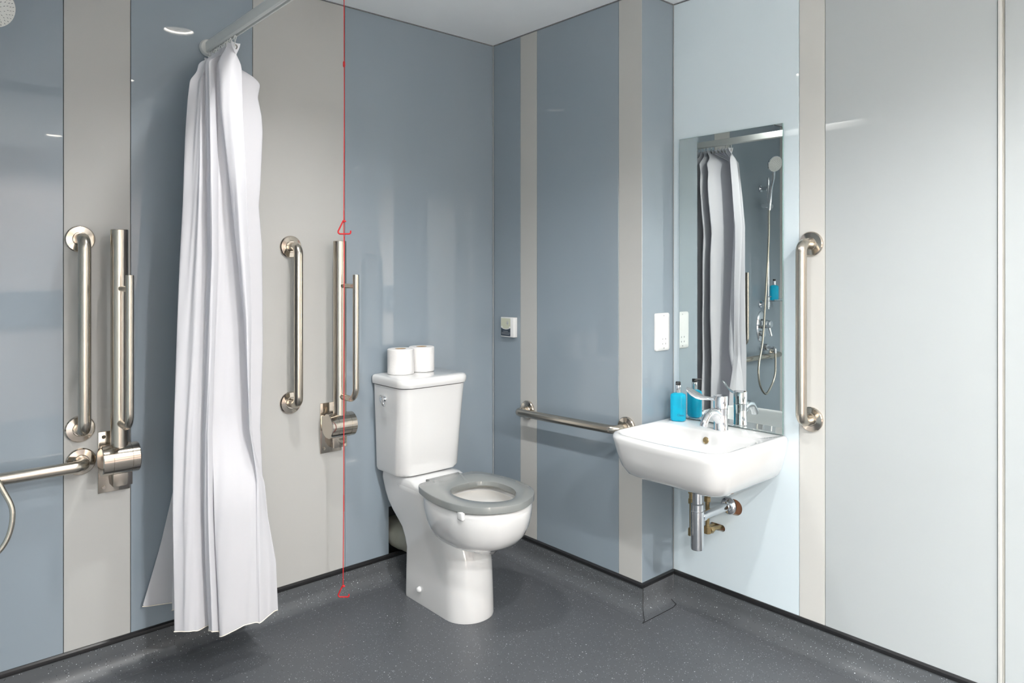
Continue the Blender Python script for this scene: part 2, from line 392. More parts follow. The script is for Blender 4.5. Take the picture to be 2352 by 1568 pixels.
# ------------------------------------------------------------ hinged drop-down support rails, folded up
def drop_rail(x, zc, ztop, yrod, rt, rb, label):
    t = empty('hinged_support_rail', (x, 0, zc-.12)); tag(t, label, 'support rail', 'hinged support rails folded up against the wall')
    bm = bmesh.new(); box(bm, x-.043, x+.047, -.006, 0, zc-.117, zc+.075, bev=.0015)
    for dz in (-.10, .058):
        lathe(bm, [(.006, 0), (.005, .003)], (x-.028, -.006, zc+dz), (0, -1, 0), 12)
    link('backplate', bm, 'steel_bright', t)
    bm = bmesh.new(); yc = -.078
    lathe(bm, [(.043, 0), (.0455, .0025), (.0455, .028), (.0445, .0285), (.0445, .0295), (.0455, .030), (.0455, .080), (.0445, .0805), (.0445, .0815), (.0455, .082), (.0455, .102), (.043, .1045)], (x-.052, yc, zc), (1, 0, 0), 40)
    link('hinge_drum', bm, 'steel_bright', t)
    bm = bmesh.new(); box(bm, x-.012, x+.043, -.055, -.003, zc-.092, zc-.02, bev=.002)
    box(bm, x-.040, x+.040, -.050, -.003, zc-.025, zc+.030, bev=.003)
    link('bracket', bm, 'steel_bright', t)
    bm = bmesh.new(); tube(bm, [(x, yc, zc+.03), (x, yc, ztop-.002), (x, yc, ztop)], [.0245, .0245, .0230], 28)
    link('support_arm', bm, 'steel', t)
    bm = bmesh.new(); tube(bm, rounded([(x, yrod, rt), (x, yrod, rb), (x, yc-.018, rb)], .045, 12), .0112, 20)
    tube(bm, [(x, yc-.018, rt-.042), (x, yrod+.002, rt-.042)], .0085, 16)
    link('loop_bar', bm, 'steel', t); return t
drop_rail(-1.570, .686, 1.392, -.20, 1.252, .798, 'steel hinged support rail folded up in the shower, beside the left vertical grab rail')
drop_rail(-.822, .683, 1.377, -.20, 1.250, .792, 'steel hinged support rail folded up behind the red cord, left of the toilet')

# ------------------------------------------------------------ emergency cord
cx_, cy_ = -.843, -.15
t = empty('emergency_pull_cord', (cx_, cy_, CEIL)); tag(t, 'red emergency pull cord with two open triangular handles hanging left of the toilet', 'pull cord')
bm = bmesh.new(); lathe(bm, [(.045, 0), (.045, -.012), (.036, -.024), (.012, -.030), (.006, -.034)], (cx_, cy_, CEIL), n=40); link('ceiling_switch', bm, 'whiteplast', t)
bm = bmesh.new(); tube(bm, [(cx_, cy_, CEIL-.03), (cx_+.001, cy_, 1.9), (cx_-.001, cy_, 1.43), (cx_-.002, cy_-.004, 1.30), (cx_-.003, cy_-.003, .45), (cx_-.004, cy_, .105)], .0016, 8)
tube(bm, [(cx_-.0008, cy_, 1.485), (cx_-.001, cy_-.001, 1.44)], .0019, 8); tube(bm, [(cx_-.0015, cy_-.003, 1.39), (cx_-.002, cy_-.004, 1.30)], .002, 8)
tube(bm, [(cx_-.003, cy_-.003, .44), (cx_-.003, cy_-.003, .38)], .002, 8)
link('cord', bm, 'red', t)
bm = bmesh.new(); tube(bm, [(cx_, cy_, 2.036), (cx_, cy_, 2.032), (cx_, cy_, 2.017), (cx_, cy_, 2.013)], [.002, .0042, .0042, .002], 16); link('cord_joiner', bm, 'red', t)
def cord_handle(z, s, xx):
    o = Vector((xx, cy_, z)); f = lambda a, b: o + RT*(a*s) + Vector((0, 0, b*s))
    bm = bmesh.new(); tube(bm, rounded([f(.008, -.003), f(-.001, .003), f(-.0255, -.048), f(.0245, -.048), f(.0255, -.036)], [.004*s, .008*s, .006*s], 6), .0029*s, 12)
    lathe(bm, [(.003, -.004), (.0048, -.002), (.0048, .002), (.003, .004)], f(.001, -.001), (0, 0, 1), 12)
    link('triangle_handle', bm, 'red', t)
cord_handle(1.448, 1.0, cx_-.001); cord_handle(.106, .85, cx_-.004)

# ------------------------------------------------------------ shower curtain rail
RX, RZ = -1.282, 2.026
t = empty('curtain_rail', (RX, 0, RZ)); tag(t, 'white L-shaped shower curtain rail fixed to the back wall near the ceiling', 'curtain rail')
RY = -1.05
bm = bmesh.new()
def railprof(c, side):
    pr = [(-.012, -.015), (-.0125, .013), (-.009, .019), (.009, .019), (.0125, .013), (.012, -.015), (.0085, -.019), (.004, -.019), (.004, -.012), (-.004, -.012), (-.004, -.019), (-.0085, -.019)]
    return [c+side*a+Vector((0, 0, b)) for a, b in pr]
pp = rounded([(RX, -.012, RZ), (RX, RY, RZ), (XL+.012, RY, RZ)], .09, 10); rings = []
for i, p in enumerate(pp):
    d = (pp[min(i+1, len(pp)-1)]-pp[max(i-1, 0)]).normalized(); rings.append(railprof(p, Vector((-d.y, d.x, 0))))
loft(bm, rings); link('track', bm, 'rail', t)
for c, nrm in (((RX, -.0005, RZ), (0, -1, 0)), ((XL+.0005, RY, RZ), (1, 0, 0))):
    bm = bmesh.new(); lathe(bm, [(.026, 0), (.029, .005), (.029, .014), (.025, .020), (.015, .021)], c, nrm, 32); link('end_cap', bm, 'rail', t)
bm = bmesh.new(); tube(bm, [(RX-.05, RY+.02, RZ+.014), (RX-.05, RY+.02, CEIL-.006)], .006, 14); lathe(bm, [(.022, 0), (.022, -.006), (.010, -.009)], (RX-.05, RY+.02, CEIL), n=24)
link('ceiling_hanger', bm, 'whiteplast', t)

# ------------------------------------------------------------ shower curtain: cross-sections (photo column, y) from free hem to wall, at several heights
def tab(t, z):
    if z >= t[0][0]: return t[0][1]
    for (z0, v0), (z1, v1) in zip(t[:-1], t[1:]):
        if z0 >= z >= z1: return v0+(v1-v0)*(z0-z)/(z0-z1)
    return t[-1][1]
HEM = [(2.02, 551), (1.9, 554), (1.765, 556), (1.60, 562), (1.46, 567), (1.25, 575), (1.11, 578), (.90, 575), (.77, 574), (.68, 588), (.585, 606), (.48, 613), (.33, 632), (.165, 637)]
RGT = [(2.0, 548), (1.955, 553), (1.892, 599), (1.844, 593), (1.783, 602), (1.729, 604), (1.548, 599), (1.479, 595), (1.35, 602), (1.0, 605), (.74, 600), (.566, 605), (.165, 607)]
LFT = [(2.0, 486), (1.97, 482), (1.946, 467), (1.926, 462), (1.888, 462), (1.858, 446), (1.80, 442), (1.676, 436), (1.48, 431), (1.295, 425), (1.015, 418), (.735, 412), (.58, 411), (.165, 413)]
END = [(2.0, 488), (1.9, 480), (1.3, 470), (.9, 446), (.70, 424), (.617, 410), (.39, 371), (.165, 326)]
HPL = [(2.0, 500), (1.9, 503), (1.765, 508), (1.61, 522), (1.31, 545), (1.10, 560), (.77, 574), (.60, 590), (.165, 600)]
RDG = [(2.0, 490), (1.765, 494), (1.60, 497), (1.31, 499), (.77, 487), (.4, 496), (.165, 505)]
def section(z):
    H, R_, L_, E_ = tab(HEM, z), tab(RGT, z), tab(LFT, z), tab(END, z)
    P_, V = tab(HPL, z), tab(RDG, z)
    top = max(0, min(1, (1.990-z)/.085)); ky = .84+.16*max(0, min(1, (2.02-z)/.5))
    fl = max(0, min(1, (.66-z)/.45)); g = max(0, min(1, (z-.52)/.3)); g = g*g*(3-2*g)
    R2 = V-21-5*(1-g); mix = lambda u, v: v+(u-v)*g
    pts = [(H, -.300), ((H*.55+P_*.45), mix(-.318, -.312)), (P_, mix(-.300, -.318)), (P_+mix(2, -14), mix(-.272, -.318)), ((P_+V)/2, mix(-.264, -.312)), (V+mix(4, 3), mix(-.268, -.300)),
           (V-mix(2, 1), -.286), ((V+R2)/2, -.297), (R2+1, -.280), (R2-2, -.256), ((R2+L_)/2+3, -.262+.004*math.sin(z*3)), (L_+9, -.250), (L_, -.224)]
    pts = [(a, b*ky) for a, b in pts]
    pts += [(R_, -.192*ky), (L_+1, -.165*ky), (R_-3, -.142*ky), (L_+2, -.118*ky), (R_-8-30*fl, -.095*ky), (L_+3-14*fl, -.075), (L_+60-45*fl, -.050), (E_, -.026)]
    out = []
    n = len(pts)
    for k, (px, y) in enumerate(pts):
        x, _ = at_y(px, y); p = Vector((x, y, z))
        yt = -.262+.238*k/(n-1); xt = RX+(.016 if k % 2 else -.014)+(.004*math.sin(k*2.1)); q = Vector((xt, yt, z))
        e_ = top*top*(3-2*top); out.append(q.lerp(p, e_))
    return out
bm = bmesh.new(); rows = []; NZ = 150; ND = 10
ZT, ZB = 1.990, .165
for i in range(NZ+1):
    z = ZT+(ZB-ZT)*(i/NZ); c = catmull(section(z), ND); row = []
    amp = min(1, (ZT-z)/.3)
    for j, p in enumerate(c):
        s = j/ND
        wv = .0035*math.sin(s*2.3+.6*math.sin(z*2.3)+z*1.3) + .0018*math.sin(s*5+z*4.1) + .0012*math.sin(s*9+z*13)*math.sin(z*5+s)
        q = p + AX*(wv*amp)
        # each fold ends a little higher or lower at the foot
        foot = max(0, (i/NZ-.90)/.10)
        q.z = z - (.004 if i == 0 else .002 if i == 1 else 0)*abs(math.sin(s*PI)) + foot*(.006*math.sin(s*1.9+.5)+.012*math.exp(-((s-12.)/1.0)**2)-.016*math.exp(-((s-5.0)/1.6)**2)+.010*math.exp(-((s-9.0)/.6)**2)+(.018*(s-17)/3 if s > 17 else 0))
        row.append(bm.verts.new(q))
    rows.append(row)
W = len(rows[0])
for i in range(NZ):
    for j in range(W-1): bm.faces.new((rows[i][j], rows[i][j+1], rows[i+1][j+1], rows[i+1][j]))
hem_line = [rows[NZ][j].co.copy() for j in range(W)]; side_line = [rows[i][0].co.copy() for i in range(NZ+1)]
topline = [rows[0][j].co.copy() for j in range(W)]; stitch = [rows[i][4].co.copy() for i in range(NZ+1)]
cur = link('shower_curtain', bm, 'cloth', ang=180)
md = cur.modifiers.new('thick', 'SOLIDIFY'); md.thickness = .0008
md = cur.modifiers.new('sub', 'SUBSURF'); md.levels = 1; md.render_levels = 1
tag(cur, 'white fabric shower curtain gathered beside the back wall, hanging nearly to the floor', 'shower curtain')
bm = bmesh.new(); tube(bm, [p+Vector((0, 0, -.0005)) for p in hem_line], .0016, 6); link('hem', bm, 'hem', cur)
bm = bmesh.new(); tube(bm, side_line, .0011, 6); link('side_seam', bm, 'cloth', cur)
# hooks and eyelets: the curtain hangs by them
k_idx = [4] + [ND*k+ND//2 for k in range(3, 20, 2)]
for j in k_idx:
    p = topline[j]; e = p+Vector((0, 0, -.014))
    bm = bmesh.new()
    loft(bm, [circ(e+RT*(.0065*math.cos(a))+Vector((0, 0, .0065*math.sin(a))), .0018, (RT*math.cos(a)+Vector((0, 0, math.sin(a)))), AX, 6) for a in [2*PI*k/16 for k in range(16)]], closed=True)
    link('eyelet', bm, 'steel_bright', cur)
    bm = bmesh.new(); top = Vector((RX, p.y, RZ-.017))
    tube(bm, rounded([e+AX*(-.004)+Vector((0, 0, -.002)), e+AX*(-.004)+Vector((0, 0, .012)), top+Vector((.004, 0, -.006)), top], .003, 5), .0016, 8)
    tube(bm, rounded([e+AX*(.004)+Vector((0, 0, -.002)), e+AX*(.004)+Vector((0, 0, .010)), top+Vector((-.004, 0, -.007)), top], .003, 5), .0014, 8)
    link('hook', bm, 'whiteplast', cur)

# ------------------------------------------------------------ toilet
TX = -.490
toilet = empty('toilet', (TX, -.30, 0)); tag(toilet, 'white close-coupled toilet with a grey open seat, against the back wall', 'toilet')
bm = bmesh.new()
ring = lambda h, y0, y1, z, rb, rf, c=TX: rrect(y0, y1, -h, h, z, (rf, rb, rb, rf))   # built along y, swapped below
def swap(r, c=None):
    c = TX if c is None else c
    return [Vector((c+p.y, p.x, p.z)) for p in r]
def plan(h, yf, yb, z, rf, rb): return swap(rrect(yf, yb, -h, h, z, (rf, rb, rb, rf), k=10, m=5))
# body: pedestal, neck, rear ledge
levels = [(.098, -.530, -.150, .0005, .096, .03), (.099, -.532, -.150, .01, .097, .03), (.098, -.526, -.150, .10, .096, .03), (.097, -.518, -.150, .19, .094, .03), (.099, -.51, -.140, .225, .096, .03),
          (.102, -.500, -.118, .262, .092, .035), (.105, -.47, -.085, .288, .088, .04), (.109, -.40, -.056, .315, .06, .04), (.114, -.39, -.030, .350, .06, .04), (.118, -.385, -.016, .385, .06, .04), (.121, -.38, -.010, .42, .055, .035), (.122, -.37, -.010, .436, .055, .03), (.121, -.31, -.010, .444, .055, .028), (.119, -.275, -.012, .456, .05, .025), (.114, -.262, -.016, .461, .045, .02)]
loft(bm, [[p+Vector((.004*min(1, l[3]/.3), 0, 0)) for p in plan(*l)] for l in levels])
def egg(pts, z, c=TX, n=7):
    half = [Vector((h, y, z)) for y, h in pts]
    full = half + [Vector((-p.x, p.y, z)) for p in reversed(half[1:-1])]
    return [Vector((c+p.x, p.y, p.z)) for p in catmull(full, n, True)]
OUT = [(-.300, 0), (-.302, .075), (-.320, .118), (-.37, .152), (-.44, .168), (-.51, .171), (-.575, .165), (-.635, .143), (-.680, .100), (-.705, .055), (-.712, 0)]
def scaled(P_, s, ys, yc, dy=0): return [(yc+(y-yc)*ys+dy, h*s) for y, h in P_]
bowl = [egg(scaled(OUT, .42, .40, -.44), .276), egg(scaled(OUT, .58, .57, -.45), .281), egg(scaled(OUT, .70, .70, -.46), .291), egg(scaled(OUT, .80, .80, -.47), .307), egg(scaled(OUT, .88, .88, -.485), .331),
        egg(scaled(OUT, .935, .935, -.50), .360), egg(scaled(OUT, .970, .970, -.51), .392), egg(scaled(OUT, .985, .985, -.51), .425), egg(scaled(OUT, .975, .97, -.51), .437), egg(scaled(OUT, .95, .95, -.51), .441)]
INN = [(-.395, 0), (-.40, .05), (-.42, .085), (-.45, .108), (-.49, .115), (-.535, .114), (-.58, .102), (-.615, .078), (-.640, .05), (-.652, .022), (-.655, 0)]
bowl += [egg(scaled(INN, 1.06, 1.06, -.525), .441), egg(INN, .430), egg(scaled(INN, 1.08, 1.06, -.525), .405), egg(scaled(INN, .98, .97, -.525), .36), egg(scaled(INN, .70, .75, -.54), .30), egg(scaled(INN, .4, .5, -.52), .26)]
loft(bm, bowl)
# rear shelf blending the bowl to the ledge
loft(bm, [plan(.09, -.38, -.20, .33, .05, .03), plan(.112, -.38, -.15, .39, .05, .03), plan(.119, -.375, -.12, .43, .05, .03), plan(.115, -.37, -.12, .4405, .05, .03)])
pan = link('pan', bm, 'porcelain', toilet, ang=50)
bm = bmesh.new(); loft(bm, [egg(scaled(INN, .84, .86, -.525), .338), egg(scaled(INN, .3, .3, -.525), .3382)]); link('bowl_water', bm, 'stain', pan)
for sx in (-1, 1):
    bm = bmesh.new(); lathe(bm, [(.011, 0), (.011, .004), (.009, .009), (.005, .012), (.001, .0125)], (TX+sx*.0975, -.265, .055), (sx, 0, 0), 20); link('fixing_cap', bm, 'whiteplast', pan)
# seat
SO = [(-.276, 0), (-.276, .070), (-.278, .0745), (-.298, .0755), (-.3005, .09), (-.304, .122), (-.325, .143), (-.375, .160), (-.44, .172), (-.51, .176), (-.575, .170), (-.635, .148), (-.680, .108), (-.708, .060), (-.719, .028), (-.722, 0)]
SI = [(-.412, 0), (-.412, .008), (-.4122, .016), (-.4127, .023), (-.4135, .030), (-.422, .058), (-.438, .080), (-.465, .098), (-.50, .106), (-.54, .1065), (-.575, .100), (-.608, .084), (-.632, .064), (-.650, .042), (-.659, .021), (-.662, 0)]
bm = bmesh.new(); z0, z1 = .445, .471
e = lambda P_, z, s=1: egg(scaled(P_, s, s, -.51), z)
loft(bm, [e(SO, z0, .98), e(SO, z0+.003, .997), e(SO, z1-.0035), e(SO, z1-.001, .996), e(SO, z1, .988), e(SI, z1, 1.05), e(SI, z1-.003, 1.01), e(SI, z0+.008, .985), e(SI, z0, 1.03)], closed=True)
seat = link('seat', bm, 'seat', toilet, ang=40); seat['label'] = 'grey plastic seat ring'
def buffer(sx, y, h):
    bm = bmesh.new(); x = TX+sx*h; box(bm, x-.004 if sx < 0 else x-.012, x+.012 if sx < 0 else x+.004, y-.015, y+.015, .418, .449, bev=.006, seg=3); link('seat_stabiliser', bm, 'whiteplast', seat)
buffer(-1, -.600, .160); buffer(1, -.600, .160)
# cistern
CYC = TX
bm = bmesh.new()
def cis(h, yf, yb, z, rf=.05, rb=.012, bow=.006): return swap(rrect(yf, yb, -h, h, z, (rf, rb, rb, rf), bow=bow, k=10, m=8), TX+.008)
loft(bm, [cis(.134, -.182, -.022, .464), cis(.143, -.195, -.014, .468), cis(.147, -.201, -.012, .480), cis(.150, -.213, -.010, .62), cis(.155, -.226, -.010, .75), cis(.157, -.232, -.010, .811)])
cist = link('cistern_tank', bm, 'porcelain', toilet, ang=45)
bm = bmesh.new()
loft(bm, [cis(.156, -.232, -.006, .8125), cis(.161, -.238, -.004, .815), cis(.163, -.241, -.004, .825), cis(.163, -.241, -.004, .838), cis(.160, -.237, -.005, .846), cis(.152, -.228, -.009, .850)])
link('cistern_lid', bm, 'porcelain', toilet, ang=45)
bm = bmesh.new(); hx, hy, hz = TX-.146, -.095, .762
lathe(bm, [(.013, 0), (.013, .004), (.010, .008)], (hx, hy, hz), (-1, 0, 0), 24)
tube(bm, [(hx-.006, hy, hz), (hx-.016, hy-.002, hz+.001), (hx-.022, hy-.012, hz-.004), (hx-.024, hy-.030, hz-.016), (hx-.024, hy-.036, hz-.022)], [.0085, .0085, .0075, .007, .004], 16)
tube(bm, [(hx-.012, hy+.004, hz+.004), (hx-.014, hy+.012, hz+.012)], [.006, .004], 12)
link('flush_lever', bm, 'chrome', cist)
# waste connector behind
bm = bmesh.new(); lathe(bm, [(.056, -.075), (.056, -.02), (.061, -.018), (.061, .02), (.058, .026), (.056, .10), (.052, .135)], (TX-.005, 0, .172), (0, -1, 0), 36)
o = link('waste_pipe', bm, 'pipe', toilet); o['label'] = 'grey plastic waste pipe'

# toilet rolls
for k, (x, y) in enumerate(((-.553, -.078), (-.442, -.064))):
    z = .8505; t = empty('toilet_roll', (x, y, z)); tag(t, ['white toilet roll on the cistern lid, nearer the red cord', 'white toilet roll on the cistern lid, nearer the room corner'][k], 'toilet roll', 'toilet rolls on the cistern')
    bm = bmesh.new(); lathe(bm, [(.0225, 0), (.050, 0), (.0525, .003), (.0525, .098), (.050, .1005), (.0225, .1005)], (x, y, z), n=48, cap0=False, cap1=False)
    a0 = -2.2 if k else -1.0
    loft(bm, [[Vector((x+r_*math.cos(a), y+r_*math.sin(a), z+zz)) for zz in (.001, .099)] for a, r_ in [(a0+q*.08, .0532+.0008*q/6) for q in range(7)]], False, False)
    link('paper', bm, 'paper', t)
    bm = bmesh.new(); lathe(bm, [(.0225, .0005), (.0225, .1), (.0215, .1), (.0215, .0005)], (x, y, z), n=36, cap0=False, cap1=False); link('card_core', bm, 'card', t)

# ------------------------------------------------------------ alarm reset box on right rear wall
t = empty('alarm_reset_unit', (0, -.122, .97)); tag(t, 'small white alarm reset box with a navy lower label, on the wall near the corner', 'alarm unit')
Y0, Y1, Z0, Z1 = -.166, -.078, .968, 1.056
bm = bmesh.new(); box(bm, -.022, 0, Y0, Y1, Z0, Z1, bev=.002); link('case', bm, 'whiteplast', t)
bm = bmesh.new(); ya, yb = -.145, -.081
arc = [(ya+(yb-ya)*q/12, .004*((q/6-1)**2)*1.9) for q in range(13)]
top = [Vector((-.0225, yy, Z1-.005)) for yy in (ya, yb)]
vsl = [bm.verts.new((-.0226, yy, Z0+.036+dz)) for yy, dz in arc]+[bm.verts.new(v) for v in reversed(top)]; bm.faces.new(vsl)
link('status_label', bm, 'lcd', t, smooth=False)
bm = bmesh.new(); vsl = [bm.verts.new((-.0226, yy, Z0+.033+dz)) for yy, dz in arc]+[bm.verts.new((-.0226, yb, Z0+.004)), bm.verts.new((-.0226, ya, Z0+.004))]; bm.faces.new(vsl)
nl = link('instruction_label', bm, 'navy', t, smooth=False)
bm = bmesh.new()
for zz, a, b in ((.0245, .016, .050), (.0185, .005, .060), (.0125, .006, .058)):
    q = a
    random.seed(int(zz*1e4))
    while q < b-.002:
        L = random.uniform(.002, .006); box(bm, -.0230, -.0227, yb-q-L, yb-q, Z0+zz-.0009, Z0+zz+.0009); q += L+.0011
link('small_print', bm, 'greymark', nl, smooth=False)
bm = bmesh.new()
for a0, a1 in ((.25*PI, .75*PI), (1.25*PI, 1.75*PI)):
    pts = [(-.0232, -.126+.0095*math.cos(a), Z1-.026+.0105*math.sin(a)) for a in [a0+(a1-a0)*q/8 for q in range(9)]]; tube(bm, pts, .0007, 6)
lathe(bm, [(.0065, 0), (.0065, .0008), (.005, .0012)], (-.0226, -.126, Z1-.026), (-1, 0, 0), 20)
lathe(bm, [(.001, 0), (.001, .0006)], (-.0226, -.113, Z1-.026), (-1, 0, 0), 10)
link('button_marks', bm, 'greymark', t)
bm = bmesh.new()
bm.free()
for yy in (-.139, -.087):
    bm = bmesh.new(); lathe(bm, [(.0034, 0), (.003, .0012), (.001, .0014)], (-.0224, yy, Z0+.044), (-1, 0, 0), 16); link('screw_cap', bm, 'whiteplast', t)

# ------------------------------------------------------------ shaver socket on the return
t = empty('shaver_socket', (.117, YR, .96)); tag(t, 'white shaver socket plate with two-pin holes, left of the basin mirror', 'socket')
bm = bmesh.new(); sx0, sx1, sz0, sz1 = .074, .160, .959, 1.103
def plate(y, i, r): return [Vector((p.x, y, p.y)) for p in rrect(sx0+i, sx1-i, sz0+i, sz1-i, 0, (r,)*4)]
loft(bm, [plate(YR, 0, .008), plate(YR-.006, 0, .008), plate(YR-.0085, .002, .008), plate(YR-.0115, .014, .006), plate(YR-.0118, .016, .006)]); link('plate', bm, 'whiteplast', t, ang=60)
bm = bmesh.new()
for dx in (-.0095, .0095):
    for dz in (-.009, .009): box(bm, .120+dx-.0018, .120+dx+.0018, YR-.0124, YR-.0115, .995+dz-.003, .995+dz+.003)
link('pin_hole', bm, 'nozzle', t, smooth=False)
bm = bmesh.new()
bm.free()
for zz in (.969, 1.093):
    bm = bmesh.new(); lathe(bm, [(.0028, 0), (.0026, .0008)], (.120, YR-.0108, zz), (0, -1, 0), 16); link('screw', bm, 'greymark', t)

# ------------------------------------------------------------ wall mirror
MY0, MY1, MZ0, MZ1 = -1.316, -.897, .7035, 1.769
tilt = math.radians(.5)
mo = empty('wall_mirror', (XC-.0045, MY0, MZ0)); tag(mo, 'tall frameless rectangular mirror standing above the back of the basin', 'mirror')
bm = bmesh.new(); box(bm, XC-.0095, XC-.0045, MY0, MY1, MZ0, MZ1, bev=.001); link('glass_edge', bm, 'mirror_edge', mo, smooth=False)
bm = bmesh.new(); vsl = [bm.verts.new(p) for p in ((XC-.0098, MY0+.0012, MZ0+.001), (XC-.0098, MY1-.0012, MZ0+.001), (XC-.0098, MY1-.0012, MZ1-.001), (XC-.0098, MY0+.0012, MZ1-.001))]; bm.faces.new(vsl)
link('silvered_face', bm, 'mirror', mo, smooth=False)
mo.rotation_euler = (0, 0, tilt)

# ------------------------------------------------------------ basin
basin = empty('wash_basin', (XC, -1.10, .54)); tag(basin, 'white rectangular wall-hung wash basin with rounded corners under the mirror', 'wash basin')
RZ_ = .700; bx0, by0, by1 = -.218, -1.330, -.868
def br(z, i, bow=.0, r=.070, fi=None):
    f_ = i if fi is None else fi
    return rrect(bx0+f_, XC-.0005, by0+i, by1-i, z, (max(r-i*.3, .02), .004, .004, max(r-i*.3, .02)), bow=bow)
bm = bmesh.new()
rings = [br(.541, .17, 0, fi=.18), br(.542, .080, 0, fi=.095), br(.547, .052, .002, fi=.064), br(.560, .035, .006, fi=.043), br(.588, .021, .012, fi=.026), br(.63, .010, .016, fi=.013), br(.668, .003, .020, fi=.004), br(.686, 0, .022, fi=0), br(.693, .0015, .022, fi=.0015), br(.698, .006, .022, fi=.006), br(RZ_, .012, .022, fi=.012)]
def bi(z, l, r_, f_, b_, rad): return rrect(bx0+f_, XC-b_, by0+l, by1-r_, z, (rad,)*4, bow=.020)
rings += [bi(RZ_, .019, .019, .019, .130, .045), bi(.6975, .024, .024, .024, .134, .044), bi(.692, .028, .028, .029, .138, .044), bi(.68, .031, .031, .033, .140, .045), bi(.64, .040, .040, .050, .146, .05), bi(.61, .062, .062, .080, .16, .055), bi(.598, .10, .10, .10, .165, .05), bi(.594, .19, .19, .155, .185, .012)]
loft(bm, rings); link('bowl', bm, 'porcelain', basin, ang=50)
bm = bmesh.new(); lathe(bm, [(.0105, 0), (.012, .002), (.011, .003), (.007, .0015), (.001, .001)], (XC-.1415, -1.100, .668), (-1, 0, .25), 24); link('overflow_ring', bm, 'brass', basin)
bm = bmesh.new(); lathe(bm, [(.02, 0), (.02, .003), (.015, .004)], (-.01, -1.10, .5945), n=28); link('drain', bm, 'chrome', basin)

# tap
t = empty('mixer_tap', (.12, -1.11, RZ_)); tag(t, 'chrome single-lever mixer tap with a long paddle handle, on the basin', 'tap')
tx, ty = .118, -1.118
bm = bmesh.new(); lathe(bm, [(.0255, 0), (.0255, .002), (.0245, .004), (.0235, .055), (.0245, .075), (.0235, .0765)], (tx, ty, RZ_+.0004), n=36)
sp = catmull([(tx-.012, ty, RZ_+.052), (tx-.045, ty, RZ_+.066), (tx-.080, ty, RZ_+.062), (tx-.102, ty, RZ_+.040), (tx-.108, ty, RZ_+.026)], 6)
n_ = len(sp); tube(bm, sp, [.017-.004*min(1, i/(n_*.6)) for i in range(n_)], 22)
tube(bm, [(tx-.0075, ty, RZ_+.030), (tx-.045, ty, RZ_+.060)], [.016, .012], 18)
body = link('tap_body', bm, 'chrome', t)
bm = bmesh.new(); lathe(bm, [(.0235, .0775), (.0250, .079), (.0250, .118), (.0235, .121), (.001, .1215)], (tx, ty, RZ_), n=36); link('cap', bm, 'chrome', t)
bm = bmesh.new()
ld = Vector((-.50, .86, .0)).normalized(); sd = Vector((-ld.y, ld.x, 0)); b0 = Vector((tx, ty, RZ_+.108))
rg = []
for q, wd, th, up in ((.012, .007, .0055, 0), (.04, .0062, .005, .0), (.055, .0075, .0045, .001), (.070, .0125, .0042, .005), (.085, .0150, .004, .011), (.100, .0150, .0038, .019), (.112, .012, .0035, .026), (.119, .006, .003, .030)):
    c = b0+ld*q+Vector((0, 0, up)); wv_ = sd*.70-Vector((0, 0, .71)); nv_ = sd*.71+Vector((0, 0, .70)); rg.append([c+wv_*(wd*1.12*math.cos(a))+nv_*(th*math.sin(a)) for a in [2*PI*k/20 for k in range(20)]])
loft(bm, rg); link('lever', bm, 'chrome', t)

# bottle trap
t = empty('bottle_trap', (-.005, -1.103, .301)); tag(t, 'chrome bottle trap with a pipe into the wall, hanging under the basin', 'trap')
ux, uy = -.004, -1.103
bm = bmesh.new(); lathe(bm, [(.0165, .548), (.0165, .455), (.0165, .448)], (ux, uy, 0), n=28); lathe(bm, [(.019, .538), (.021, .535), (.021, .520), (.0165, .517)], (ux, uy, 0), n=28); link('tail_pipe', bm, 'chrome', t)
bm = bmesh.new(); lathe(bm, [(.017, .461), (.0215, .458), (.0215, .437), (.0205, .436), (.0225, .434), (.0225, .308), (.021, .302), (.001, .301)], (ux, uy, 0), n=32); link('trap_body', bm, 'chrome', t)
bm = bmesh.new(); tube(bm, [(ux+.015, uy, .409), (XC-.004, uy, .409)], .0150, 24)
lathe(bm, [(.0185, 0), (.0185, .016), (.0155, .018)], (ux+.020, uy, .409), (1, 0, 0), 24); link('outlet_pipe', bm, 'chrome', t)
bm = bmesh.new(); lathe(bm, [(.032, -.0005), (.032, .003), (.029, .008), (.019, .013), (.0185, .022), (.0155, .023)], (XC-.0005, uy, .409), (-1, 0, 0), 36); link('wall_rose', bm, 'chrome', t)
# brass isolation valves
def valve(name, y, x, lab):
    t = empty(name, (x, y, .33)); tag(t, lab, 'valve', 'isolation valves under the basin')
    bm = bmesh.new(); tube(bm, rounded([(x, y, .56), (x, y, .335), (XC+.01, y+.004, .320)], .014, 6), .0075, 14)
    link('copper_pipe', bm, 'brass', t)
    bm = bmesh.new(); lathe(bm, [(.010, 0), (.0125, .002), (.0125, .016), (.010, .018), (.0095, .035), (.0125, .037), (.0125, .048), (.009, .05)], (x, y, .435), n=6)
    lathe(bm, [(.008, 0), (.0115, .008), (.0115, .02), (.007, .03)], (x, y, .478), n=16)
    link('valve_body', bm, 'brass', t)
    bm = bmesh.new(); lathe(bm, [(.0115, -.014), (.0135, -.012), (.0135, .010), (.0115, .012)], (x, y, .335), n=6)
    lathe(bm, [(.0115, 0), (.0135, .003), (.0135, .018), (.011, .02)], (x+.012, y, .331), (1, 0, -.15), 6)
    link('elbow_nut', bm, 'brass', t)
valve('isolation_valve', -1.072, .105, 'brass isolation valve under the basin, right of the bottle trap')
valve('isolation_valve', -1.046, .045, 'brass isolation valve under the basin, mostly hidden left of the bottle trap')

